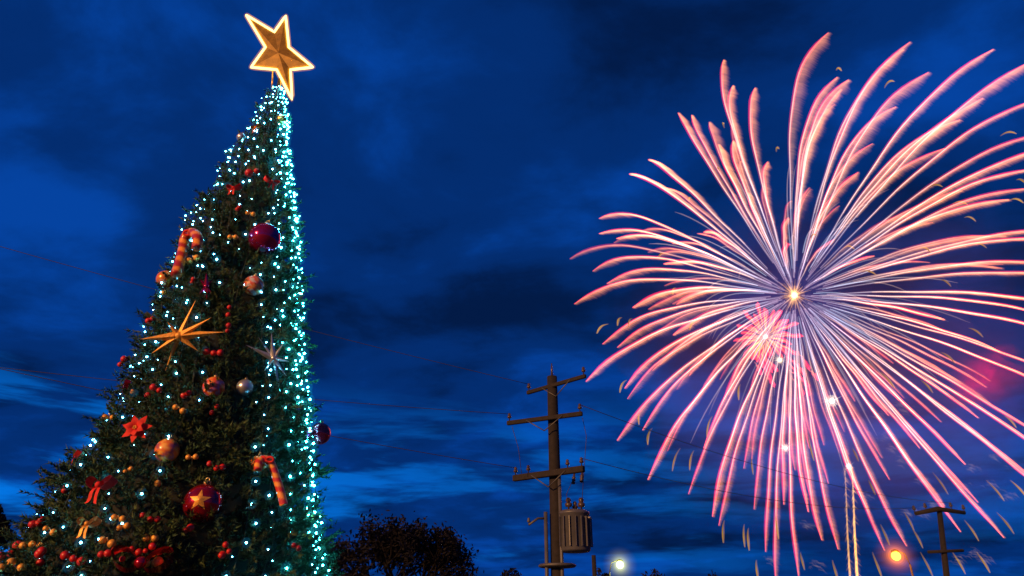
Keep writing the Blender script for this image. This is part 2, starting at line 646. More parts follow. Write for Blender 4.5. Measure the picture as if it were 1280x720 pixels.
def bulb_mesh(name, m_core, m_glow, r):
    b_ = MB()
    b_.sphere((0, 0, 0), r, 8, 6, 0)
    for k in (1.5, 1.9, 2.4, 2.9, 3.5, 4.1, 4.8):  # nested glowing shells, put in as bloom round the bulb
        b_.sphere((0, 0, 0), r * k, 12, 9, 1)
    me_o = b_.build(name, [m_core, m_glow])
    me = me_o.data
    bpy.data.objects.remove(me_o)
    return me


BULB_T = bulb_mesh('bulb', M_bulb, M_bglow, 0.0105)
BULB_C = bulb_mesh('bulb', M_bulb_w, M_bglow_w, 0.0097)

STRINGS = [  # angle around the tree, start (0 = tip), end, spacing, kind, wander, label
    (91, .04, .99, .11, 't', .05, 'string of teal lights weaving along the crown edge behind the two dull gold balls'),
    (80, .03, .99, .13, 't', .05, 'string of teal lights close to the dim red bauble at the crown edge'),
    (97, .00, .99, .105, 't', .03, 'string of dense teal fairy lights along the crown edge that faces the utility pole'),
    (86, .00, .99, .105, 't', .03, 'string of bright teal lights just inside the crown edge facing the utility pole'),
    (74, .01, .99, .125, 't', .04, 'string of teal lights running behind the red bauble on the bare crown edge'),
    (62, .00, .99, .165, 't', .04, 'string of teal lights passing the silver spiked star on its outer side'),
    (51, .02, .99, .15, 'c', .05, 'string of teal lights passing the lower striped candy cane on its outer side'),
    (44, .00, .96, .17, 'c', .05, 'string of teal lights bordering the dark unlit strip of the christmas tree'),
    (24, .00, .46, .25, 'c', .06, 'short string of blue white lights below the magenta bauble, ending above the unlit strip'),
    (5, .03, .99, .19, 'c', .08, 'string of sparse lights beside the large red bauble with the gold star'),
    (-4, .00, .95, .21, 'c', .10, 'string of sparse lights beside the orange bauble below the gold spiked star'),
    (-13, .02, .99, .21, 'c', .10, 'string of sparse cool lights passing the mottled gold bauble below the gold spiked star'),
    (-26, .00, .97, .22, 'c', .10, 'string of sparse cool lights dropping behind the gold spiked star'),
    (-39, .03, .99, .22, 'c', .10, 'string of sparse cool lights passing the red poinsettia'),
    (-52, .00, .97, .22, 'c', .10, 'string of sparse cool lights passing the large red ribbon bow'),
    (-65, .05, .99, .22, 'c', .08, 'string of cool lights behind the upper orange candy cane'),
    (-78, .13, .98, .27, 'c', .05, 'string of cool lights just inside the sloping crown edge away from the pole'),
    (-92, .26, .98, .26, 'c', .04, 'string of cool lights outlining the sloping crown edge away from the pole'),
]
for ang, t0, t1, sp, kd, wan, lab in STRINGS:
    ph0 = R(ang)
    wave, wph = rng.uniform(1.2, 2.4), rng.uniform(0, 6.28)
    pts, z = [], Z1 - 0.02 - t0 * (Z1 - Z0)
    zend = Z1 - t1 * (Z1 - Z0)
    bulbs = []
    nxt = 0.05
    trav = 0.0
    while z > zend:
        r = float(tree_r(z))
        ph = ph0 + 0.05 * math.sin(wave * z + wph) + 0.10 * (1 - (z - Z0) / (Z1 - Z0))*math.sin(ph0)
        off = 0.075 if r > .3 else 0.035
        p = tree_p(z, ph, off + 0.03 * math.sin(7 * z + wph))
        pts.append(p)
        trav += 0.05
        if trav >= nxt and len(bulbs) < 98:
            lat = rng.normal(0, 1.0) * wan
            lat = max(-.16, min(.16, lat))
            q = tree_p(z + rng.normal(0, .02), ph + lat / max(r, .35), off + rng.uniform(-.02, .07))
            bulbs.append((len(pts) - 1, q))
            nxt = trav + sp * rng.uniform(.65, 1.4)
        z -= 0.05
    root = empty('light_string', pts[0])
    tag(root, lab, 'light string', 'strings of fairy lights on the christmas tree')
    c = MB()
    c.tube(pts, 0.005, 5)
    for i, q in bulbs:
        c.tube([pts[i], q], 0.004, 4)
    c.build('cord', M_cord, root)
    for i, q in bulbs:
        o = bpy.data.objects.new('bulb', BULB_T if kd == 't' else BULB_C)
        col.objects.link(o)
        o.parent = root
        o.location = q - root.location
        s = rng.uniform(.55, 1.45) if kd == 't' else rng.uniform(.5, 1.3)
        o.scale = (s, s, s)

# ------------------------------------------------------------------ ornaments
def frame(n):
    n = Vector(n).normalized()
    z = Vector((0, 0, 1)); z = (z - n * z.dot(n)).normalized()
    x = z.cross(n) * -1
    x = n.cross(z) * -1
    return Matrix((x, -n, z)).transposed()      # columns: across, into the tree, up


def bauble(px, py, dia, mball, label, star=False, out=0.7, pattern=None):
    p0, n = tree_hit(px, py)
    r = dia / 2 * px_size(p0)
    c = p0 + n * (r * out)
    c = CAM + ray(px, py).normalized() * (c - CAM).length
    e = empty('bauble', c)
    tag(e, label, 'bauble', 'round baubles on the christmas tree')
    b_ = MB(); b_.sphere(c, r, 28, 18)
    if pattern: 
        b_.c = []
        for v in b_.v:
            d = (Vector(v) - c) / r
            k = pattern(d)
            b_.c.append(k)
    ball = b_.build('ball', mball, e)
    b_ = MB(); b_.lathe(c + Vector((0, 0, r * .97)), (0, 0, 1), [(r * .2, 0), (r * .2, r * .16), (r * .15, r * .2)], 12)
    cp = b_.build('cap', M_cap, e)
    b_ = MB()
    b_.tube([c + Vector((math.sin(a) * r * .1, 0, r * 1.24 - math.cos(a) * r * .1)) for a in np.linspace(0, 6.283, 10)], r * .025, 5)
    b_.build('hook', M_cap, cp)
    if star:
        f = (CAM - c).normalized()
        f = (f + Vector((-.22, 0, .16))).normalized()
        u = Vector((0, 0, 1)).cross(f).normalized(); w = f.cross(u)
        b_ = MB()
        vs2 = [c + f * r * 1.08]
        for k in range(10):
            a = math.pi / 2 + k * math.pi / 5
            rr = r * (.55 if k % 2 == 0 else .22)
            d = (f * math.sqrt(max(0, 1 - (rr / r) ** 2)) * r + u * math.cos(a) * rr + w * math.sin(a) * rr)
            vs2.append(c + d * 1.02)
        b_.add(vs2, [(0, 1 + k, 1 + (k + 1) % 10) for k in range(10)])
        b_.build('star_emblem', M_goldmatt, ball, smooth=False)
    return e


def mottled(a, b_, cc, fr=5.0):
    def f(d):
        k = math.sin(d.x * fr + 1.3 * math.sin(d.z * fr * 1.3)) * math.sin(d.z * fr + 1.1 * math.sin(d.y * fr))
        return a if k > .25 else (b_ if k > -.3 else cc)
    return f


bauble(331, 298, 39, M_magenta, 'large glossy magenta bauble high on the christmas tree beside the teal lights')
bauble(317, 357, 25, M_attrg, 'small silver and red bauble hanging below the large magenta bauble', pattern=mottled((.5, .5, .55), (.65, .1, .05), (.7, .3, .1)))
bauble(400, 542, 27, M_red, 'red bauble jutting out past the crown edge that faces the utility pole', out=.2)
bauble(381, 541, 22, M_magenta, 'dim red bauble beside the red bauble jutting past the crown edge', out=.5)
bauble(254, 629, 46, M_red, 'largest red bauble with a gold star on its face, low on the christmas tree', star=True)
bauble(267, 484, 26, M_attrg, 'orange and purple bauble below the gold spiked star', pattern=mottled((.85, .3, .05), (.75, .08, .02), (.4, .15, .35)))
bauble(209, 563, 29, M_attrg, 'mottled gold and orange bauble to the side of the red poinsettia', pattern=mottled((.85, .45, .08), (.75, .2, .03), (.35, .08, .12)))
bauble(306, 484, 20, M_silver, 'small silver bauble in the dark unlit strip of the tree')
bauble(352, 150, 13, M_gold, 'small gold bauble just under the lit star at the tree tip')
bauble(323, 580, 22, M_orange, 'orange bauble touching the hook of the lower candy cane')
bauble(207, 349, 22, M_orange, 'orange bauble at the foot of the upper candy cane')
bauble(302, 172, 12, M_silver, 'small pale bauble near the tree tip on the sloping side')


def on_tree(px, py, off=0.16):
    # hangs in front of the needles: the nearer to the crown's edge, the more it has to come forward
    p, n = tree_hit(px, py)
    v = ray(px, py).normalized()
    return p - v * (off / max(.45, -n.dot(v))), n


def spiked_star(px, py, tips, m, label, thick=0.045, off=0.3):
    c, n = on_tree(px, py, off)
    e = empty('spiked_star', c)
    tag(e, label, 'star ornament', 'spiked star ornaments on the christmas tree')
    s = px_size(c)
    f = (CAM - c).normalized()
    hub = MB(); hub.sphere(c, thick * 1.1, 12, 8); hub.build('hub', m, e)
    full = thick
    for i_, (tx, ty) in enumerate(tips):
        d = (RIGHT * (tx - px) + UP * (py - ty)) * s
        d += f * d.length * (rng.uniform(.05, .25) if i_ not in (2, 3) else -.3)
        thick = full * (1.1 if i_ < 2 else (.6 if i_ < 4 else .75))
        b_ = MB()
        a = d.normalized(); u = a.cross(f).normalized(); w = a.cross(u).normalized()
        base = c + d * .10
        q = [base + u * thick, base + w * thick, base - u * thick, base - w * thick]
        b_.add(q + [c + d, c], [(0, 1, 4), (1, 2, 4), (2, 3, 4), (3, 0, 4), (1, 0, 5), (2, 1, 5), (3, 2, 5), (0, 3, 5)])
        b_.build('spike', m, e, smooth=False)
    return e


spiked_star(224, 420, [(281, 415), (175, 424), (245, 374), (205, 468), (189, 442), (248, 439), (209, 402), (264, 397)], M_goldmatt,
            'large gold star with eight long spikes on the side of the christmas tree', .052, .34)
spiked_star(342, 448, [(339, 416), (307, 431), (322, 420), (352, 501), (362, 452), (330, 464), (358, 470), (355, 428)], M_silver,
            'silver star with thin spikes among the teal lights', .035, .22)
spiked_star(258, 358, [(258, 340), (250, 349), (267, 348), (267, 373), (248, 369), (259, 378)], M_magenta, 'small red star with thin spikes above the large gold spiked star', .03, .15)


def candy_cane(pts, rad, label, cols):
    path, n0 = [], None
    for (px, py) in pts:
        c, n = on_tree(px, py, .30)
        path.append(c)
    # resample smoothly
    P = []
    for i in range(len(path) - 1):
        p0, p1, p2, p3 = path[max(i - 1, 0)], path[i], path[i + 1], path[min(i + 2, len(path) - 1)]
        for t in np.linspace(0, 1, 14, endpoint=False):
            P.append(0.5 * ((2 * p1) + (p2 - p0) * t + (2 * p0 - 5 * p1 + 4 * p2 - p3) * t * t + (3 * p1 - p0 - 3 * p2 + p3) * t ** 3))
    P.append(path[-1])
    e = empty('candy_cane', P[len(P) // 2])
    tag(e, label, 'candy cane', 'candy canes on the christmas tree')
    r = rad * px_size(P[0])
    b_ = MB(); b_.tube(P, [r * .6] + [r] * (len(P) - 2) + [r * .6], 12)
    # twisted stripes as the cane's own colouring
    b_.c = []
    for i in range(len(P)):
        for k in range(12):
            b_.c.append(cols[0] if math.sin(i * .62 + k * 2 * math.pi / 12) > .1 else cols[1])
    b_.build('cane', M_attrg, e)
    # a ribbon knot at the crook
    b_ = MB()
    q = P[int(len(P) * .36)]
    s = px_size(q)
    f = (CAM - q).normalized()
    for sx in (-1, 1):
        loop = [q + f * r * 1.2 + (RIGHT * sx * (1 - math.cos(a)) * 4.5 + UP * math.sin(a) * 3.2) * s for a in np.linspace(0, 6.283, 12)]
        b_.tube(loop, r * .28, 6)
    b_.build('ribbon', M_redmatt, e)


candy_cane([(246, 311), (247, 297), (240, 291), (232, 297), (229, 312), (225, 328), (220, 344)], 6.5,
           'big orange and red candy cane on the sloping upper side of the christmas tree', ((.85, .30, .03), (.40, .03, .02)))
candy_cane([(322, 588), (324, 577), (332, 574), (339, 580), (345, 596), (350, 612), (355, 632)], 5.0,
           'orange and red candy cane hanging low beside the unlit strip', ((.85, .36, .05), (.55, .03, .03)))


def bow(px, py, size, m, label, tails=True):
    c, n = on_tree(px, py, .25)
    e = empty('ribbon_bow', c)
    tag(e, label, 'bow', 'ribbon bows on the christmas tree')
    s = size * px_size(c)
    Fm = frame(n)
    def P(x, y, z): return c + Fm @ Vector((x * s, y * s, z * s))
    for sx in (-1, 1):
        b_ = MB()
        vs2, fs2 = [], []
        K = 14
        for i in range(K):
            a = 2 * math.pi * i / K
            x = sx * (.05 + .26 * (1 - math.cos(a))); z = .20 * math.sin(a) + .10 * (1 - math.cos(a))
            wdt = .10 + .08 * (1 - math.cos(a)) / 2
            for y in (-wdt, wdt): vs2.append(P(x, y - .05, z))
        fs2 = [(2 * i, 2 * i + 1, (2 * i + 3) % (2 * K), (2 * i + 2) % (2 * K)) for i in range(K)]
        b_.add(vs2, fs2); b_.build('loop', m, e)
    if tails:
        for sx in (-1, 1):
            b_ = MB()
            vs2 = []
            for i in range(7):
                t = i / 6
                x = sx * (.05 + .16 * t + .03 * math.sin(6 * t)); z = -.05 - .62 * t; y = -.06 - .05 * math.sin(5 * t)
                vs2 += [P(x - .075, y, z), P(x + .075, y, z - .04 * sx)]
            b_.add(vs2, [(2 * i, 2 * i + 1, 2 * i + 3, 2 * i + 2) for i in range(6)]); b_.build('tail', m, e)
    b_ = MB(); b_.sphere(P(0, -.1, .02), s * .12, 10, 8); b_.build('knot', m, e)


bow(125, 608, 34, M_redmatt, 'bright red ribbon bow with two tails low on the sloping side of the tree')
bow(320, 160, 13, M_orange, 'small orange ribbon bow among lights near the tree tip')
bow(110, 656, 26, M_goldmatt, 'pale gold ribbon bow below the bright red ribbon bow')
bow(96, 570, 17, M_redmatt, 'small red ribbon bow at the sloping crown edge above the bare bough')
bow(158, 483, 19, M_red, 'deep red ribbon bow at the sloping crown edge below the gold spiked star')
bow(339, 228, 17, M_redmatt, 'dull red ribbon bow high on the tree above the magenta bauble')
bow(292, 236, 17, M_redmatt, 'red ribbon bow high on the tree, between two strings of lights')
bow(176, 707, 62, M_red, 'wide crimson bow with gold trimmings at the very bottom of the view of the tree', False)


def poinsettia(px, py, size, m, label):
    c, n = on_tree(px, py, .2)
    e = empty('poinsettia', c)
    tag(e, label, 'flower ornament')
    s = size * px_size(c)
    Fm = frame((n + (CAM - c).normalized() * .7))
    for ring, (cnt, ln, lift) in enumerate(((7, .55, .05), (6, .36, .2))):
        for k in range(cnt):
            a = 2 * math.pi * (k + ring * .5) / cnt + .2
            dx, dz = math.cos(a), math.sin(a)
            b_ = MB()
            pts = []
            for t, w in ((0.05, .03), (.35, .13), (.65, .11), (1, .005)):
                for sd_ in (-1, 1):
                    pts.append(c + Fm @ (Vector((dx * ln * t - dz * w * sd_, -lift * math.sin(t * 2.4) - .04 * ring - .02 * sd_ * t, dz * ln * t + dx * w * sd_)) * s))
            b_.add(pts, [(2 * i, 2 * i + 1, 2 * i + 3, 2 * i + 2) for i in range(3)])
            b_.build('petal', m, e)
    b_ = MB()
    for k in range(5):
        a = k * 1.257
        b_.sphere(c + Fm @ (Vector((.05 * math.cos(a), -.17, .05 * math.sin(a))) * s), .035 * s, 8, 6)
    b_.build('flower_centre', M_goldmatt, e)


poinsettia(171, 536, 34, M_redmatt, 'red poinsettia flower on the sloping side of the christmas tree')


def berries(px, py, n_, size, m, label, spread=(1.0, .35), leaf=True):
    c, nn = on_tree(px, py, .15)
    e = empty('berry_cluster', c)
    cat = 'berry cluster'
    tag(e, label, cat, 'berry clusters on the christmas tree')
    s = px_size(c)
    for k in range(n_):
        x = (k - (n_ - 1) / 2) * size * .95 * spread[0]
        y = (rng.uniform(-1.8, 1.8)) * size * spread[1] + (k - (n_ - 1) / 2) * size * (1 - spread[0])
        q = c + (RIGHT * x + UP * y) * s + nn * rng.uniform(-.02, .03)
        b_ = MB(); b_.sphere(q, size * .45 * s * rng.uniform(.75, 1.15), 12, 8, rot=Matrix.Identity(3))
        b_.build('berry', m, e)
    b_ = MB()
    for k in range(3):
        a = rng.uniform(0, 6.28)
        d = (RIGHT * math.cos(a) + UP * math.sin(a)) * size * s * 1.3
        w = (RIGHT * -math.sin(a) + UP * math.cos(a)) * size * s * .3
        q = c - nn * .02
        b_.add([q, q + d * .5 + w, q + d, q + d * .5 - w], [(0, 1, 2, 3)])
    b_.build('leaf', M_cord, e)


for a in [
    (267, 444, 3, 9, M_berry, 'red berry cluster just below the gold spiked star on its pole side', (1, .3)),
    (286, 390, 2, 7, M_berry, 'red berries at the upper tip side of the gold spiked star, stacked', (.2, .2)),
    (285, 410, 2, 7, M_berry, 'red berries touching the long side spike of the gold spiked star', (.2, .2)),
    (192, 489, 3, 9, M_berry, 'red berry cluster between the gold spiked star and the poinsettia', (.9, .3)),
    (316, 216, 2, 10, M_berry, 'red berry cluster high on the tree between the two upper red bows', (1, .3)),
    (233, 495, 2, 9, M_berry, 'dull red berry cluster beside the orange and purple bauble', (.7, .3)),
    (268, 512, 2, 7, M_berry, 'tiny red berries straight under the orange and purple bauble', (.9, .3)),
    (270, 584, 3, 9, M_berry, 'red berry cluster above the largest red bauble', (1, .25)),
    (188, 647, 3, 10, M_berry, 'red berry cluster level with the foot of the largest red bauble', (1, .3)),
    (235, 664, 2, 10, M_berry, 'dull red berries under the largest red bauble', (.6, .2)),
    (281, 688, 4, 9, M_berry, 'red berry cluster in a stacked clump below the unlit strip', (.45, .5)),
    (369, 685, 2, 8, M_berry, 'small red berries low among the teal lights', (1, .2)),
    (82, 608, 2, 9, M_berry, 'pair of red berries beside the bright red bow at the crown edge', (.6, .3)),
    (47, 656, 3, 10, M_berry, 'red berries on the sloping crown edge below the bare bough', (.6, .3)),
    (13, 690, 3, 12, M_berry, 'red berries lowest on the sloping crown edge at the picture border', (.8, .3)),
    (51, 694, 3, 11, M_berry, 'red berries in an upright clump under the gold baubles at the crown edge', (.2, .3)),
    (93, 698, 3, 11, M_berry, 'bright red berry cluster beside the wide crimson bow', (1, .3)),
    (140, 695, 4, 9, M_berry, 'dark red berries at the outer end of the wide crimson bow', (1, .4)),
    (182, 690, 5, 9, M_berry, 'bright berries on top of the wide crimson bow', (1, .5)),
    (242, 353, 2, 6, M_berry, 'small red berries beside the small red spiked star', (.3, .3)),
    (155, 452, 2, 8, M_berry, 'dark red berries at the crown edge below the outer tip of the gold spiked star', (.5, .3)),
    (187, 398, 2, 9, M_berry, 'dark red berries at the crown edge above the outer tip of the gold spiked star', (.4, .3)),
    (298, 262, 2, 6, M_berry, 'tiny red berries just above the magenta bauble', (.5, .3)),
]:
    berries(*a)


def gold_drop(px, py, n_, size, label):
    c, nn = on_tree(px, py, .15)
    e = empty('gold_bauble_cluster', c)
    tag(e, label, 'gold ornament', 'small gold ornaments on the christmas tree')
    s = px_size(c)
    for k in range(n_):
        q = c + (RIGHT * (k - (n_ - 1) / 2) * size * 1.05 + UP * rng.uniform(-.35, .35) * size) * s
        b_ = MB(); b_.sphere(q, size * .42 * s * rng.uniform(.8, 1.15), 12, 8)
        b_.build('gold_ball', M_goldmatt, e)
    b_ = MB(); b_.tube([c - nn * .14, c - nn * .02, c + UP * size * .4 * s], .006, 5)
    b_.build('stem', M_cap, e)


for a in [
    (240, 574, 2, 9, 'two gold balls above the berries over the largest red bauble'),
    (160, 588, 2, 7, 'two small gold balls between the poinsettia and the bright red bow'),
    (197, 602, 1, 10, 'single gold ball below the mottled gold bauble'),
    (148, 648, 2, 10, 'two pale gold balls inward of the gold ribbon bow'),
    (154, 660, 2, 9, 'two gold balls just above the berries on the crimson bow'),
    (134, 676, 2, 11, 'two gold balls hanging over the outer end of the crimson bow'),
    (188, 671, 2, 11, 'two gold balls above the inner end of the crimson bow'),
    (62, 663, 2, 9, 'two gold balls on the crown edge beside the red berries'),
    (40, 680, 3, 11, 'three amber balls low on the sloping crown edge'),
    (14, 706, 3, 12, 'three amber balls at the picture border lowest on the tree'),
    (136, 520, 2, 9, 'two gold balls on the crown edge outside the poinsettia'),
    (224, 512, 2, 9, 'two dull gold balls between the poinsettia and the orange purple bauble'),
    (166, 492, 1, 8, 'single gold ball under the deep red bow at the crown edge'),
    (313, 268, 2, 7, 'two gold balls just above the magenta bauble by the lights'),
    (291, 297, 2, 7, 'two gold balls facing the magenta bauble across its sloping side'),
    (241, 323, 2, 9, 'two gold balls inside the curve of the upper candy cane'),
    (205, 367, 1, 9, 'single gold ball under the orange bauble of the upper candy cane'),
    (190, 706, 2, 14, 'two large amber balls on the face of the wide crimson bow'),
    (387, 645, 2, 7, 'two dull gold balls low at the crown edge with teal lights'),
    (384, 670, 2, 7, 'two dull gold balls lowest at the crown edge with teal lights'),
]:
    gold_drop(*a)

# ------------------------------------------------------------------ the lit star on the tip
SY = TD
star = empty('tree_topper_star', at(347, 108, SY))
tag(star, 'five pointed gold star outlined in warm rope light on the tip of the christmas tree', 'star')
out_px = [(308, 19), (343, 40), (357, 20), (361, 59), (391, 84), (363, 87), (365, 124), (346, 87), (314, 84), (332, 59)]
cx, cy = 348, 66
SP0 = [at(x, y, SY - .02 * (x - 348) / 10) for x, y in out_px]
cen = at(cx, cy, SY)
nrm_s = (CAM - cen).normalized()
b = MB()
ring = [cen + (p - cen) * .93 for p in SP0]
vs_ = ring + [cen + nrm_s * .07, cen - nrm_s * .07]
b.add(vs_, [(10, k, (k + 1) % 10) for k in range(10)] + [(11, (k + 1) % 10, k) for k in range(10)])
b.build('star_body', mat_pbr('aged_gold_panel', (0.23, 0.125, 0.012), 0.5, metal=0.3, vary=0.4, scale=9), star, smooth=False)
loop = []
for k in range(10):
    p, q = SP0[k], SP0[(k + 1) % 10]
    for t in np.linspace(0, 1, 8, endpoint=False):
        loop.append(p + (q - p) * t)
loop.append(loop[0])
b = MB(); b.tube(loop, .021, 8)
rope = b.build('rope_light', M_rope, star)
b = MB()
for k in (.028, .034, .042, .052):  # glowing tubes added to imitate bloom along the rope
    b.tube(loop, k, 8)
b.build('aura', M_ropeglow, rope)
for (x0, y0, x1, y1) in ((341, 88, 340, 112), (352, 88, 350, 112)):
    b = MB(); b.tube([at(x0, y0, SY + .05), at(x1, y1, SY + .05)], .014, 8)
    b.build('support_leg', M_gold, star)

# ------------------------------------------------------------------ utility pole with transformer
def insulator(b_, p, up=Vector((0, 0, 1)), s=1.0):
    b_.lathe(p, up, [(.02 * s, 0), (.02 * s, .10 * s), (.07 * s, .11 * s), (.08 * s, .17 * s), (.045 * s, .19 * s), (.06 * s, .24 * s), (.035 * s, .29 * s)], 10)


PD = 28.0
top = at(690, 471, PD)
up_e = empty('utility_pole', (top.x, PD, 0))
tag(up_e, 'tall weathered timber utility pole with three crossarms and a transformer drum', 'utility pole')
b = MB()
n = 14
b.tube([(top.x, PD, top.z * i / (n - 1)) for i in range(n)], [.27 - .055 * i / (n - 1) for i in range(n)], 16)
b.build('pole', M_pole, up_e)
b = MB(); b.lathe((top.x, PD, top.z), (0, 0, 1), [(.05, 0), (.04, .35), (.02, .62)], 8)
b.build('top_pin', M_porc, up_e)


ARM_ENDS = {}
def crossarm(root, key, l, r, D, hgt, yaw_y, th, n_ins=2, ox=0.0):
    """a timber arm between two picture points, skewed in depth"""
    a, c = at(l[0], l[1], D - yaw_y), at(r[0], r[1], D + yaw_y)
    c.z = a.z = (a.z + c.z) / 2
    d = (c - a); L_ = d.length; d.normalize()
    rot = Matrix((d, Vector((0, 0, 1)).cross(d), Vector((0, 0, 1)))).transposed()
    b_ = MB(); b_.box((a + c) / 2, (L_, th, hgt), rot, bevel=.02)
    arm = b_.build('crossarm', M_arm, root, smooth=False)
    ends = []
    fr = [.03, .97] if n_ins == 2 else ([.03, .22, .78, .97] if n_ins == 4 else [.05, .3, .7, .95])
    for f in fr:
        p = a + d * L_ * f + Vector((0, 0, hgt / 2))
        b_ = MB(); insulator(b_, p, s=1.15)
        b_.build('insulator', M_porc, arm)
        ends.append(p + Vector((0, 0, .3)))
    mid = (a + c) / 2
    for sx in (-1, 1):
        b_ = MB()
        q = mid + d * sx * L_ * .24
        off = Vector((0, -th * .7, 0))
        b_.tube([q + off, mid + off * 1.2 + Vector((0, 0, -.55))], .022, 6)
        b_.build('brace', M_iron, root)
    ARM_ENDS[key] = ends


# the arms are level; they look tilted because they run away from the viewer
def arm_skew(l, r, D):
    """how much deeper than the pole the far end must be for a level arm"""
    lo, hi = -6.0, 6.0
    for _ in range(60):
        m = (lo + hi) / 2
        if at(l[0], l[1], D - m).z < at(r[0], r[1], D + m).z: hi = m
        else: lo = m
    return (lo + hi) / 2


for key, l, r, h_, t_, ni in (('top', (659, 491), (732, 470), .16, .13, 2), ('mid', (634, 529), (728, 517), .18, .14, 2), ('low', (642, 598), (730, 586), .24, .2, 4)):
    yk = arm_skew(l, r, PD)
    print('arm', key, yk)
    crossarm(up_e, key, l, r, PD - .30, h_, yk, t_, ni)
# fuse cutouts hanging on the end of the low arm
for (fx, fy) in ((716, 592), (726, 590)):
    b = MB(); p = at(fx, fy, PD + .2)
    b.lathe(p + Vector((0, 0, -.42)), (0.15, 0, 1), [(.05, 0), (.09, .05), (.05, .1), (.09, .16), (.05, .2), (.09, .26), (.05, .3), (.04, .5)], 10)
    b.build('fuse_cutout', M_porc, up_e)
# transformer drum
tb = at(719, 690, PD - .1); tt = at(719, 640, PD - .1)
rad = 19.5 * px_size(tb)
b = MB()
hh = tt.z - tb.z
b.lathe(tb, (0, 0, 1), [(rad * .9, 0), (rad, .06), (rad, hh - .12), (rad * 1.04, hh - .11), (rad * 1.04, hh - .03), (rad * .8, hh + .05), (rad * .3, hh + .1)], 28)
drum = b.build('transformer', M_grey, up_e)
for k in range(9):
    a = -math.pi * (.05 + .9 * k / 8)
    b = MB()
    b.box(tb + Vector((math.cos(a) * rad * 1.06, math.sin(a) * rad * 1.06, hh * .48)), (rad * .2, .03, hh * .74), Matrix.Rotation(a, 3, 'Z'))
    b.build('cooling_fin', M_grey, drum, smooth=False)
for (fx, s_) in ((711, 1.5), (727, 1.5), (719, 1.2)):
    b = MB(); p = at(fx, 640, PD - .1 + (.2 if fx == 719 else 0))
    insulator(b, Vector((p.x, p.y, tt.z)), s=s_ * 1.25)
    b.build('bushing', M_porc, drum)
b = MB(); p = at(700, 665, PD - .1)
b.box((p.x, p.y + .1, p.z + .35), (.3, .1, .1)); b.box((p.x, p.y + .1, p.z - .5), (.3, .1, .1))
b.build('drum_bracket', M_iron, up_e)
# conduit boards up both sides of the pole
b = MB(); p = at(682, 640, PD - .25); b.tube([(p.x, p.y, 0), (p.x, p.y, at(682, 640, PD - .25).z)], .075, 10); b.build('conduit', M_grey, up_e)
b = MB(); p = at(699, 594, PD - .25); b.tube([(p.x, p.y, 1), (p.x, p.y, p.z)], .07, 10); b.build('conduit', M_grey, up_e)
# small bracket arm and platform ring below the drum
b = MB(); p0, p1 = at(684, 648, PD - .2), at(661, 656, PD - .5)
b.tube([p0, (p0 + p1) / 2 + Vector((0, 0, .12)), p1], .045, 8); insulator(b, p1, s=.9)
b.build('side_bracket', M_iron, up_e)
b = MB(); p = at(691, 706, PD)
b.lathe((top.x, PD, p.z - .12), (0, 0, 1), [(.27, 0), (.68, .03), (.74, .08), (.68, .14), (.27, .16)], 20)
b.build('cable_ring', M_iron, up_e)
# short wire tails between arms and drum
for (q0, q1, q2) in (((728, 522), (733, 545), (727, 633)), ((640, 533), (648, 560), (652, 592)), ((716, 600), (708, 618), (711, 632))):
    b = MB(); b.tube([at(*q0, PD - .2), at(*q1, PD - .25), at(*q2, PD - .2)], .012, 5); b.build('drop_lead', M_wire, up_e)

# second pole beyond the burst's lower edge
QD = 50.0
qt = at(1174, 636, QD)
qb = at(1183.5, 722, QD)
up2 = empty('utility_pole', (qt.x + (qt.x - qb.x) * -1.4, QD, 0))
tag(up2, 'slim dark utility pole with one drooping crossarm beside the orange street lamp', 'utility pole')
dirp = (qb - qt)
foot = qt + dirp * (qt.z / -dirp.z)
b = MB(); b.tube([foot, qb, qt], [.22, .2, .17], 12); b.build('pole', M_pole, up2)
arm_l, arm_r = at(1144, 642, QD - .3), at(1206, 641, QD - .3)
mid = at(1173, 637, QD - .3)
b = MB(); b.tube([arm_l, mid + Vector((0, 0, .05)), arm_r], [.13, .17, .13], 8)
arm2 = b.build('crossarm', M_arm, up2)
for p in (arm_l, at(1158, 639, QD - .3), at(1190, 638, QD - .3), arm_r):
    b = MB(); insulator(b, p + Vector((0, 0, .08)), s=1.6); b.build('insulator', M_porc, arm2)
b = MB(); b.tube([at(1160, 690, QD - .3), at(1204, 688, QD - .3)], .1, 8); b.build('crossarm', M_arm, up2)


def wire(p0, p1, sag, r, label):
    p0, p1 = Vector(p0), Vector(p1)
    b_ = MB()
    b_.tube([p0 + (p1 - p0) * t + Vector((0, 0, -sag * 4 * t * (1 - t))) for t in np.linspace(0, 1, 28)], r, 5)
    tag(b_.build('overhead_wire', M_wire), label, 'wire', 'overhead wires strung from the utility pole')


wire(ARM_ENDS['top'][0], at(-160, 262, 22), .2, .012, 'dark overhead wire from the top crossarm passing high behind the tree')
wire(ARM_ENDS['mid'][0], at(-160, 440, 22), .2, .012, 'dark overhead wire from the middle crossarm passing behind the tree')
wire(ARM_ENDS['low'][0], at(-160, 425, 20), .2, .012, 'dark overhead wire from the lowest crossarm towards the tree, crossing another wire')
wire(ARM_ENDS['low'][3], arm_l + Vector((0, 0, .4)), .7, .014, 'dark overhead wire from the lowest crossarm sagging towards the slim far pole')
wire(ARM_ENDS['mid'][1], at(1190, 636, QD - .3) + Vector((0, 0, .4)), .8, .014, 'dark overhead wire from the middle crossarm sagging towards the slim far pole')

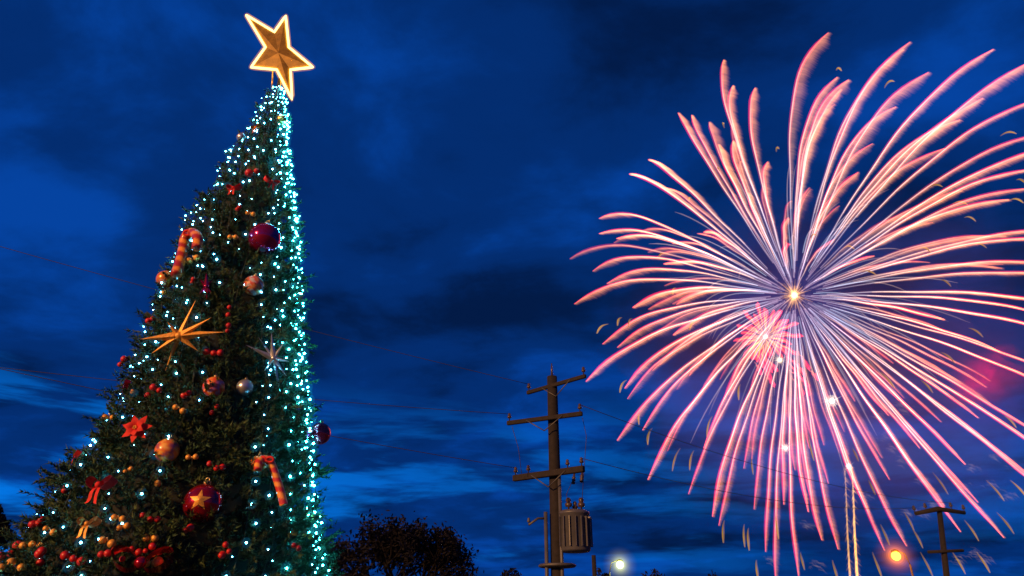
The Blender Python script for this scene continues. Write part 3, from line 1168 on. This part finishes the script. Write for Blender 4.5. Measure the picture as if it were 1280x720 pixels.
# ------------------------------------------------------------------ street lamps
def street_lamp(px, py, D, colr, strength, rpx, label, glow, watts, arm_dir):
    c = at(px, py, D)
    e = empty('street_lamp', (c.x + arm_dir * .9, D, 0))
    tag(e, label, 'street lamp', 'street lamps beyond the tree')
    b_ = MB()
    x0 = c.x + arm_dir * .9
    b_.tube([(x0, D, 0), (x0, D, c.z - .6)], [.10, .07], 10)
    b_.build('post', M_iron, e)
    b_ = MB(); b_.tube([(x0, D, c.z - .6), (x0 - arm_dir * .2, D, c.z + .15), (c.x, D, c.z + .42)], .04, 8); b_.build('arm', M_iron, e)
    r = rpx * px_size(c)
    b_ = MB(); b_.lathe(c + Vector((0, 0, r * .9)), (0, 0, 1), [(r * .9, 0), (r * .8, r * .35), (r * .2, r * .6)], 16)
    b_.build('hood', M_iron, e)
    b_ = MB(); b_.sphere(c, r, 16, 10)
    lens = b_.build('globe', mat_emit('lamp_globe', colr[0], strength), e)
    for k, (rr, st) in enumerate(glow):  # glowing spheres added to imitate lens glare round the globe
        b_ = MB(); b_.sphere(c, r * rr, 20, 14)
        b_.build('aura', mat_vol_emit('lamp_aura', colr[1], st / (2 * r * rr)), lens)
    ld = bpy.data.lights.new('lamp_light', 'POINT'); ld.energy = watts; ld.color = colr[1]; ld.shadow_soft_size = r
    lo = bpy.data.objects.new('lamp_light', ld); col.objects.link(lo); lo.parent = e
    lo.location = c + Vector((0, -r * 1.4, 0)) - e.location


street_lamp(775, 706, 60, ((.95, 1.0, .78), (.85, .88, .22)), 4.0, 4.4, 'street lamp glowing pale white beside the utility pole', [(1.25 + .42 * i, .5 * .66 ** i) for i in range(10)], 250, -1)
street_lamp(1120, 695, 55, ((1.0, .52, .07), (1.0, .20, .0)), 3.4, 5.4, 'street lamp glowing orange beside the slim far pole', [(1.25 + .42 * i, 1.0 * .62 ** i) for i in range(10)], 250, 1)

# ------------------------------------------------------------------ trees on the skyline
def far_tree(px, top_py, width_px, D, label, nleaf=2600, seed=0, twig=True, fl=.6):
    rg = np.random.default_rng(seed)
    t = at(px, top_py, D)
    s = px_size(t)
    h, w = t.z, width_px * s / 2
    e = empty('tree', (t.x, D, 0))
    tag(e, label, 'tree', 'dark trees on the skyline')
    tr = MB(); br = MB()
    tr.tube([(t.x, D, 0), (t.x + .1, D, h * .25), (t.x, D, h * .45)], [.28, .22, .15], 8)
    tr.build('trunk', M_bark, e)
    tips = []
    def grow(p, d, L_, r, lev):
        q = p + d * L_
        br.tube([p, p + d * L_ * .5 + Vector(rg.normal(0, .05, 3)) * L_, q], [r, r * .8, r * .6], 5, colr=(.8, .6, .6))
        if lev >= 4 or L_ < .25:
            tips.append((q, d)); return
        for k in range(3 if lev < 3 else 4):
            nd = (d + Vector(rg.normal(0, .55, 3)) * Vector((1, 1, .7)).length / 1.6)
            nd.z += .12; nd.normalize()
            grow(q, nd, L_ * rg.uniform(.62, .82), r * .6, lev + 1)
        if lev >= 2: tips.append((q, d))
    base = Vector((t.x, D, h * .42))
    for k in range(8):
        a = k * 2.4
        d = Vector((math.cos(a) * 1.1, math.sin(a) * .8, .55)).normalized()
        grow(base, d, w * .34, .12, 0)
    for k in range(3): grow(base, Vector(rg.normal(0, .2, 3) + np.array([0, 0, 1])).normalized(), h * .17, .13, 0)
    # fit the crown into the wanted size
    V = np.array([tuple(v) for v in br.v]); 
    mx = max(abs(V[:, 0] - t.x).max(), .1); mz = V[:, 2].max()
    kx, kz = w / mx, (h - h * .42) / max(mz - h * .42, .1)
    def fit(v): return Vector((t.x + (v[0] - t.x) * kx, D + (v[1] - D) * kx, h * .42 + (v[2] - h * .42) * kz))
    br.v = [tuple(fit(v)) for v in br.v]
    tips2 = [fit(q) for q, d in tips]
    crown = MB(); crown.v, crown.f, crown.m, crown.c = list(br.v), list(br.f), list(br.m), list(br.c)
    per = max(1, int(nleaf / max(1, len(tips2))))
    for q in tips2:
        if rg.random() > .86: continue
        tone = rg.uniform(.5, 1.5)
        for k in range(rg.integers(per // 2 + 1, per * 2 + 1)):
            p = q + Vector(rg.normal(0, 1, 3)) * .05 * w
            d = Vector(rg.normal(0, 1, 3)).normalized() * rg.uniform(.10, .2) * fl * 1.6
            u = d.orthogonal().normalized() * d.length * .45
            crown.add([p - d, p + u, p + d, p - u], [(0, 1, 2, 3)], 0, (tone, tone * .9, tone * .85))
    crown.build('crown', M_leaf, e, smooth=False)


far_tree(500, 654, 200, 45, 'broad dark tree with lacy twig edges between the christmas tree and the utility pole', 9000, 3)
far_tree(637, 711, 44, 60, 'small dark treetop just beside the foot of the utility pole', 1500, 5)
far_tree(-8, 628, 62, 40, 'dark tree cut by the picture border beside the christmas tree', 4200, 9)
far_tree(66, 640, 40, 48, 'thin dark tree peeking out behind the sloping crown edge', 1300, 12)
far_tree(815, 710, 40, 66, 'small dark treetop beside the pale white street lamp', 1200, 15)
far_tree(884, 714, 30, 66, 'tiny dark treetop farther along from the pale white street lamp', 900, 18)
far_tree(752, 711, 26, 52, 'low leafless treetop of brown twigs under the pale white street lamp', 250, 21)
b = MB(); p = at(742, 694, 48); b.tube([(p.x, 48, 0), (p.x, 48, p.z)], [.2, .14], 8)
be = tag(b.build('post', M_pole), 'short dark post beside the pale white street lamp', 'post')

# ------------------------------------------------------------------ fireworks
FD = 150.0
FC = at(993, 369, FD)
FS = px_size(FC)


def fpt(px, py, depth=0.0):
    """a point of the display: picture point plus depth in pixels behind (+) or before (-) the burst's centre"""
    dist = (FC - CAM).dot(FWD) + depth * FS
    return CAM + ray(px, py) * dist


burst = empty('firework_burst', FC)
tag(burst, 'huge pink and white firework chrysanthemum bursting in the dusk sky', 'firework')

TIPS = [(905, 75), (916, 107), (944, 110), (959, 202), (1035, 41), (1046, 96), (1051, 112), (1138, 52), (1128, 62), (1241, 62), (1292, 75),
        (1300, 122), (1228, 123), (1120, 133), (1180, 186), (848, 141), (864, 144), (898, 181), (916, 176), (811, 200), (787, 218), (749, 273),
        (749, 292), (770, 298), (741, 339), (758, 354), (718, 380), (791, 384), (845, 381), (1072, 215), (1093, 320), (1043, 300), (985, 272),
        (988, 306), (1310, 165), (1320, 182), (1300, 210), (1330, 285), (1320, 300), (1340, 345), (1330, 382), (1310, 396), (1320, 416),
        (732, 477), (753, 430), (771, 551), (771, 434), (784, 498), (781, 485), (803, 538), (810, 599), (842, 419), (861, 617), (890, 646),
        (899, 657), (943, 636), (957, 690), (970, 735), (998, 720), (980, 630), (1027, 675), (1047, 686), (1035, 604), (1106, 688), (1133, 683),
        (1112, 599), (1180, 633), (1201, 665), (1254, 672), (1222, 628), (1207, 580), (1310, 618), (1300, 606), (1320, 575), (1320, 490),
        (1325, 470), (1222, 522), (1300, 545), (1150, 560), (1085, 640), (862, 470), (880, 560), (905, 500), (930, 585), (1012, 560),
        (1060, 100), (1290, 235), (1260, 250), (830, 330), (825, 455), (1325, 330), (1250, 440), (1090, 180), (1160, 90), (1200, 150), (935, 240),
        (880, 290), (1180, 400), (1010, 640), (1110, 520)]
TIPS = TIPS[:100]


def smooth(a, b_, x):
    t = min(1, max(0, (x - a) / (b_ - a)))
    return t * t * (3 - 2 * t)


def lerp3(a, b_, t): return tuple(a[i] + (b_[i] - a[i]) * t for i in range(3))


def streak(root, cx, cy, tx, ty, Rmax, cdepth=0.0, cols=None, w0=.8, w1=1.5, fringe=True, bend=None, name='streak', gain=1.0, into=None):
    dx, dy = tx - cx, ty - cy
    L2 = math.hypot(dx, dy)
    dz = math.sqrt(max(Rmax ** 2 - L2 ** 2, (0.15 * Rmax) ** 2)) * (1 if rng.random() < .5 else -1) * rng.uniform(.5, 1)
    ux, uy = dx / L2, dy / L2
    if bend is None:
        # gravity pulls the slowed stars down, a light wind carries them sideways
        bend = (36 * max(0, -uy) + 4 * max(0, uy) + (6 if ux < 0 else 12), (52 if ux < 0 else 22) * (1 - .45 * abs(uy)) + 16 * max(0, -uy))
    k = min(1.2, max(.42, L2 / 260))
    pw = rng.uniform(3.4, 5.2)
    bx, by = bend[0] * k, bend[1] * k
    n_ = 26
    s0 = rng.uniform(.05, .16) if L2 > 60 else .02
    pts, cs, rad, flat = [], [], [], []
    cols = cols or ((.58, .64, .80), (1.0, .64, .46), (1.0, .11, .12))
    br = rng.uniform(.75, 1.25) * gain
    inner = rng.uniform(.3, .5)
    for i in range(n_):
        s = s0 + (1 - s0) * i / (n_ - 1)
        f3 = s ** pw
        x = cx + (dx - bx) * s + bx * f3 + .5 * math.sin(s * 23 + tx)
        y = cy + (dy - by) * s + by * f3 + .5 * math.sin(s * 19 + ty)
        z = cdepth + dz * s
        pts.append(fpt(x, y, z)); flat.append((x, y, z))
        c = lerp3(cols[0], cols[1], smooth(inner - .2, inner + .15, s))
        c = lerp3(c, cols[2], smooth(.62, .97, s))
        amp = (.46 + .16 * max(0, uy)) * br * (.30 + .70 * smooth(.1, .45, s)) * (1.0 - .35 * smooth(.8, 1.0, s))
        cs.append(tuple(v * amp for v in c))
        rad.append((w0 + (w1 - w0) * smooth(.1, .7, s)) * FS * (1 - .75 * smooth(.9, 1, s)))
    b_ = into or MB()
    b_.tube(pts, [r * .5 for r in rad], 6, colr=cs)
    st = None if into else b_.build(name, M_streak, root)
    # a wider, fainter pink glow added round the bright core as a luminous tube
    b_ = into or MB()
    pk = [lerp3((.12, .04, .07), (.90, .01, .06), smooth(.25, .8, i / (n_ - 1))) for i in range(n_)]
    b_.tube(pts, [r * 1.5 for r in rad], 6, colr=[tuple(v * .36 * br for v in p) for p in pk])
    if not into: b_.build('glow_sheath', M_streak, st)
    if fringe and L2 > 70:
        # sparks shed on the way drift down-wind: fine curved hairs
        b_ = into or MB()
        cnt = int(L2 * (1 - s0) * 2.6)
        q1, q2 = rng.uniform(0, 6.28, 2)
        wide = rng.uniform(8, 16) * min(1, L2 / 200) * (1 - .40 * smooth(.1, .7, uy))
        wx, wy = (1.0, .26)
        # down-wind component across the path, so the hairs always leave the streak sideways
        for j in range(cnt):
            s = .30 + .70 * (j + rng.random()) / cnt
            i = min(n_ - 2, max(0, int((s - s0) / (1 - s0) * (n_ - 1))))
            x0, y0, z0 = flat[i]
            x1, y1, z1 = flat[i + 1]
            tt_ = (s - s0) / (1 - s0) * (n_ - 1) - i
            x, y, z = x0 + (x1 - x0) * tt_, y0 + (y1 - y0) * tt_, z0 + (z1 - z0) * tt_
            ln = wide * (smooth(.25, .75, s) * .85 + .15) * (.9 + .07 * math.sin(s * 57 + q1) + rng.uniform(-.16, .16)) * (1 - .6 * smooth(.93, 1, s))
            q = [fpt(x, y, z), fpt(x + wx * ln * .5, y + wy * ln * .45, z + rng.uniform(-3, 3)), fpt(x + wx * ln, y + (wy + .1) * ln, z + rng.uniform(-6, 6))]
            cc = lerp3((.46, .22, .10), (.86, .27, .09), smooth(.4, .9, s))
            a = rng.uniform(.07, .155) * br * (.9 + .12 * math.sin(s * 83 + q2))
            b_.tube(q, [1.1 * FS, 1.05 * FS, .4 * FS], 3, colr=[tuple(v * a * .75 for v in cc), tuple(v * a * .42 for v in cc), tuple(v * a * .03 for v in cc)], caps=False)
        if not into: b_.build('spark_fringe', M_streak, st)


for (tx, ty) in TIPS:
    streak(burst, 993, 369, tx, ty, 330)
# the remaining streaks, shorter and half hidden among the hundred large ones
less = MB()
for k in range(64):
    a = rng.uniform(-.35, 3.75) if k % 4 else rng.uniform(3.7, 6.0)
    l = rng.uniform(110, 265)
    streak(burst, 993, 369, 993 + math.cos(a) * l * 1.08, 369 + math.sin(a) * l, 330, into=less, gain=.45, w1=1.2)
tag(less.build('lesser_streaks', M_streak, burst), kind='stuff')
# thin faint rays between the big ones, too many to count
b = MB()
for k in range(70):
    a = rng.uniform(0, 6.283)
    l0, l1 = rng.uniform(20, 60), rng.uniform(90, 215)
    z1 = rng.uniform(-200, 200)
    k_ = rng.uniform(.08, .24)
    pts, cs = [], []
    for t in np.linspace(0, 1, 12):
        l = l0 + (l1 - l0) * t
        pts.append(fpt(993 + math.cos(a) * l + 10 * t ** 3, 369 + math.sin(a) * l + 26 * t ** 3, z1 * l / 260))
        cs.append(tuple(v * k_ * (1 - .5 * t) for v in lerp3((.62, .70, .95), (1, .62, .5), smooth(.3, .8, t))))
    b.tube(pts, [.45 * FS] + [.75 * FS] * 10 + [.2 * FS], 5, colr=cs)
tag(b.build('faint_rays', M_streak, burst), kind='stuff')
# the burning heart
b = MB(); b.sphere(FC, 4.2 * FS, 14, 10, colr=(.8, .5, .2)); b.sphere(FC, 2.4 * FS, 14, 10, colr=(.9, .7, .4)); b.sphere(FC, 7 * FS, 14, 10, colr=(.16, .07, .02)); b.sphere(FC, 12 * FS, 14, 10, colr=(.06, .025, .005))
for k in range(60):
    a = rng.uniform(0, 6.283); l = rng.uniform(9, 26)
    e_ = fpt(993 + math.cos(a) * l, 369 + math.sin(a) * l, rng.uniform(-14, 14))
    b.tube([FC, e_], [1.0 * FS, .3 * FS], 4, colr=[(.22, .11, .03), (.12, .05, .01)])
b.build('burst_core', M_streak, burst)
# stray golden embers falling between the rays
EMB = [(777, 397), (790, 398), (760, 405), (835, 318), (845, 360), (783, 475), (800, 517), (812, 540), (815, 535), (850, 560), (867, 563), (940, 570),
       (905, 650), (935, 660), (930, 655), (970, 190), (905, 160), (1045, 88), (1105, 110), (1055, 310), (1012, 300), (1160, 235), (1190, 255), (1205, 272),
       (1250, 170), (1262, 250), (1270, 225), (1150, 310), (1215, 305), (1075, 340), (1175, 350), (1210, 410), (1255, 520), (1232, 600), (1262, 600), (1245, 640),
       (1150, 690), (1140, 660), (1190, 690), (1100, 655), (1130, 640), (1085, 600), (1065, 560), (1165, 590), (1100, 465), (1150, 475), (1010, 545), (925, 480),
       (872, 400), (890, 520), (865, 250), (900, 215), (1000, 690), (1040, 700), (1220, 690), (1205, 650), (970, 640), (1175, 440), (1090, 690), (945, 700)]
for (ex, ey) in EMB:
    b = MB()
    tail = ey > 420
    ang = math.atan2(ey - 369, ex - 993)
    ln = rng.uniform(8, 26) if tail else rng.uniform(8, 20)
    ux, uy = math.cos(ang), math.sin(ang)
    z = rng.uniform(-90, 90)
    br = rng.uniform(.5, 1.05)
    pts = [fpt(ex + ux * ln * t + 5 * t * t, ey + uy * ln * t + 9 * t ** 3, z) for t in np.linspace(0, 1, 7)]
    g_ = [tuple(v * br * (.4 + t) for v in (.60, .30, .07)) for t in np.linspace(0, .6, 7)]
    b.tube(pts, [.1 * FS, .3 * FS, .5 * FS, .7 * FS, .85 * FS, .7 * FS, .15 * FS], 5, colr=g_)
    b.tube([p + RIGHT * .8 * FS for p in pts], [.3 * FS, .6 * FS, .9 * FS, 1.2 * FS, 1.4 * FS, 1.1 * FS, .3 * FS], 6, mat=1, colr=[tuple(v * .30 for v in c) for c in g_])
    b.build('ember', [M_ember, M_streak], burst)

# pale wisps blown sideways, drawn as faintly glowing filaments
WISP = [(1110, 560), (1105, 545), (1125, 575), (1150, 600), (1165, 630), (1200, 610), (1240, 605), (1255, 620), (1215, 690), (1228, 700), (1195, 700), (1135, 640),
        (1118, 505), (1128, 512), (1095, 520), (940, 545), (935, 560), (1150, 640), (1240, 570), (1262, 580), (1080, 620), (1008, 655), (1018, 705), (960, 700),
        (1210, 585)]
for (ex, ey) in WISP:
    b = MB()
    z = rng.uniform(-60, 60)
    for j in range(18):
        x, y = ex + rng.normal(0, 4.5), ey + rng.normal(0, 3.0)
        l2 = rng.uniform(4, 13)
        k_ = rng.uniform(.008, .032)
        b.tube([fpt(x, y, z), fpt(x + l2 * .5, y - 1.5 + .2 * l2, z), fpt(x + l2, y + .5 * l2, z + 3)], [.7 * FS, 1.0 * FS, .3 * FS], 4,
               colr=[tuple(v * k_ * q for v in (.85, .52, .30)) for q in (.6, 1, .2)], caps=False)
    b.build('wisp', M_streak, burst)

# the small orange-red shell inside the big one
b2c = fpt(957, 421, -40)
shell = empty('firework_burst', b2c)
tag(shell, 'small orange red firework shell inside the huge pink and white burst', 'firework')
b = MB(); b.sphere(b2c, 2.6 * FS, 12, 8, colr=(.5, .3, .08)); b.build('burst_core', M_streak, shell)
for k in range(38):
    a = k / 38 * 6.283 + rng.uniform(-.08, .08)
    l = rng.uniform(22, 40) if k % 3 else rng.uniform(32, 48)
    streak(shell, 957, 421, 957 + math.cos(a) * l, 421 + math.sin(a) * l * .95, 46, -40,
           ((.75, .36, .03), (1.0, .30, .0), (.95, .10, .0)), 1.0, 1.7, False, (2, 6), 'streak', 1.15)
for k in range(16):   # the red glitter fall under it
    x = 940 + rng.uniform(0, 72)
    y = 440 + rng.uniform(-8, 30)
    streak(shell, x, y, x + rng.uniform(6, 18), y + rng.uniform(12, 30), 30, -40,
           ((1.0, .20, .06), (.95, .07, .04), (.8, .01, .06)), .8, 1.6, False, (0, 3), 'streak', 1.3)

# crackling white flashes
def flash(px, py, size, colr, label):
    c = fpt(px, py, -60)
    e = empty('spark_flash', c)
    tag(e, label, 'firework flash', 'white crackle flashes inside the burst')
    b_ = MB(); b_.sphere(c, size * .24 * FS, 10, 8, colr=tuple(v * 2.4 for v in colr)); b_.sphere(c, size * .55 * FS, 12, 8, colr=tuple(v * .16 for v in colr))
    b_.build('flash_core', M_streak, e)
    for k in range(22):
        a = k * .2856 + rng.uniform(-.15, .15)
        l = size * rng.uniform(.5, 1.7)
        b_ = MB(); b_.tube([c, fpt(px + math.cos(a) * l, py + math.sin(a) * l, -60 + rng.uniform(-8, 8))], [.7 * FS, .15 * FS], 4,
                           colr=[tuple(v * .34 for v in colr), tuple(v * .02 for v in colr)])
        b_.build('spark_ray', M_streak, e)


flash(1040, 501, 12, (1.0, .82, .62), 'biggest white crackle flash below the heart of the pink firework')
flash(982, 560, 8, (1.0, .70, .50), 'small orange white crackle flash low in the pink firework')
flash(1061, 583, 6, (1.0, .92, .75), 'small white crackle flash at the top of the golden rising trails')
flash(975, 450, 7, (1.0, .75, .45), 'yellow crackle flash below the small orange red shell')

# golden tails of rising shells
def rising(px, lab, w, br):
    e = empty('rising_shell_trail', fpt(px, 700, -30))
    tag(e, lab, 'firework trail', 'golden trails of rising shells')
    n_ = 22
    pts, cs, rad, flat = [], [], [], []
    for i in range(n_):
        t = i / (n_ - 1)
        x, y = px + (1 - t) * 8 + .25 * math.sin(t * 9), 760 - t * (760 - 588)
        flat.append((x, y))
        pts.append(fpt(x, y, -30))
        a = br * (.35 + .8 * (1 - t))
        cs.append((.85 * a, .42 * a, .08 * a)); rad.append(w * FS * (1 - .6 * t))
    b_ = MB(); b_.tube(pts, rad, 6, colr=cs); tr = b_.build('trail', M_streak, e)
    b_ = MB()
    for j in range(120):
        i = int(rng.integers(0, n_))
        x, y = flat[i]
        y += rng.uniform(-4, 4)
        l2 = rng.uniform(3, 8)
        b_.tube([fpt(x, y, -30), fpt(x + l2 * rng.choice([-.5, 1]), y + l2 * .9, -30 + rng.uniform(-4, 4))], [.6 * FS, .2 * FS], 3,
                colr=[(.30 * br, .13 * br, .02 * br), (.05, .02, .01)], caps=False)
    b_.build('spark_fringe', M_streak, tr)


rising(1056, 'golden trail of a rising shell, dimmer of the two standing side by side', 1.3, .55)
rising(1065, 'golden trail of a rising shell, brighter of the two standing side by side', 1.7, .95)

# smoke of the display, lit by point lamps in the burst, magenta puffs by added ones
def smoke(cx_, cy_, rx, ry, rz, z, density, colr, seed):
    rg = np.random.default_rng(seed)
    c = fpt(cx_, cy_, z)
    b_ = MB(); b_.sphere((0, 0, 0), 1, 36, 24)
    ph = rg.uniform(0, 6.28, 12)
    V = []
    for v in b_.v:
        d = Vector(v)
        k = 1 + .16 * math.sin(3 * d.x + ph[0] + 2 * d.z) + .13 * math.sin(5 * d.z + ph[1] + 3 * d.y) + .08 * math.sin(9 * d.x + ph[2]) * math.sin(8 * d.z + ph[3])
        V.append(tuple(c + RIGHT * d.x * rx * k * FS + FWD * d.y * rz * k * FS + UP * d.z * ry * k * FS))
    b_.v = V
    o = b_.build('smoke', mat_smoke('firework_smoke', colr, density))
    tag(o, kind='stuff')
    return o


smoke(1060, 400, 330, 285, 220, 10, .0035, (.62, .32, .75), 1)
smoke(1130, 500, 190, 170, 120, 20, .0040, (.70, .38, .62), 2)
smoke(1238, 470, 52, 24, 40, -70, .035, (.95, .06, .30), 3)  # magenta puffs: pink glow is put into the smoke colour too
smoke(1222, 495, 40, 20, 30, -60, .035, (.95, .06, .30), 4)
smoke(1252, 440, 22, 10, 20, -60, .035, (.95, .06, .30), 5)

for k in range(7):
    fl = bpy.data.lights.new('smoke_light', 'POINT')
    fl.energy = 1.3e3; fl.color = (1.0, .34, .50); fl.shadow_soft_size = 6.0
    fo = bpy.data.objects.new('smoke_light', fl); col.objects.link(fo); fo.parent = burst
    a = k * 2 * math.pi / 7
    fo.location = fpt(1010 + 165 * math.cos(a), 400 + 150 * math.sin(a), 60 * math.sin(2 * a + 1)) - FC
for (px_, py_, z_, e_) in ((1238, 468, -70, 2.0e3), (1215, 492, -60, 1.2e3), (1254, 441, -60, .8e3)):
    # lamps added inside the magenta puffs to make them glow, no visible source
    fl = bpy.data.lights.new('smoke_light', 'POINT')
    fl.energy = e_; fl.color = (1.0, .06, .30); fl.shadow_soft_size = 2.0
    fo = bpy.data.objects.new('smoke_light', fl); col.objects.link(fo); fo.parent = burst
    fo.location = fpt(px_, py_, z_) - FC
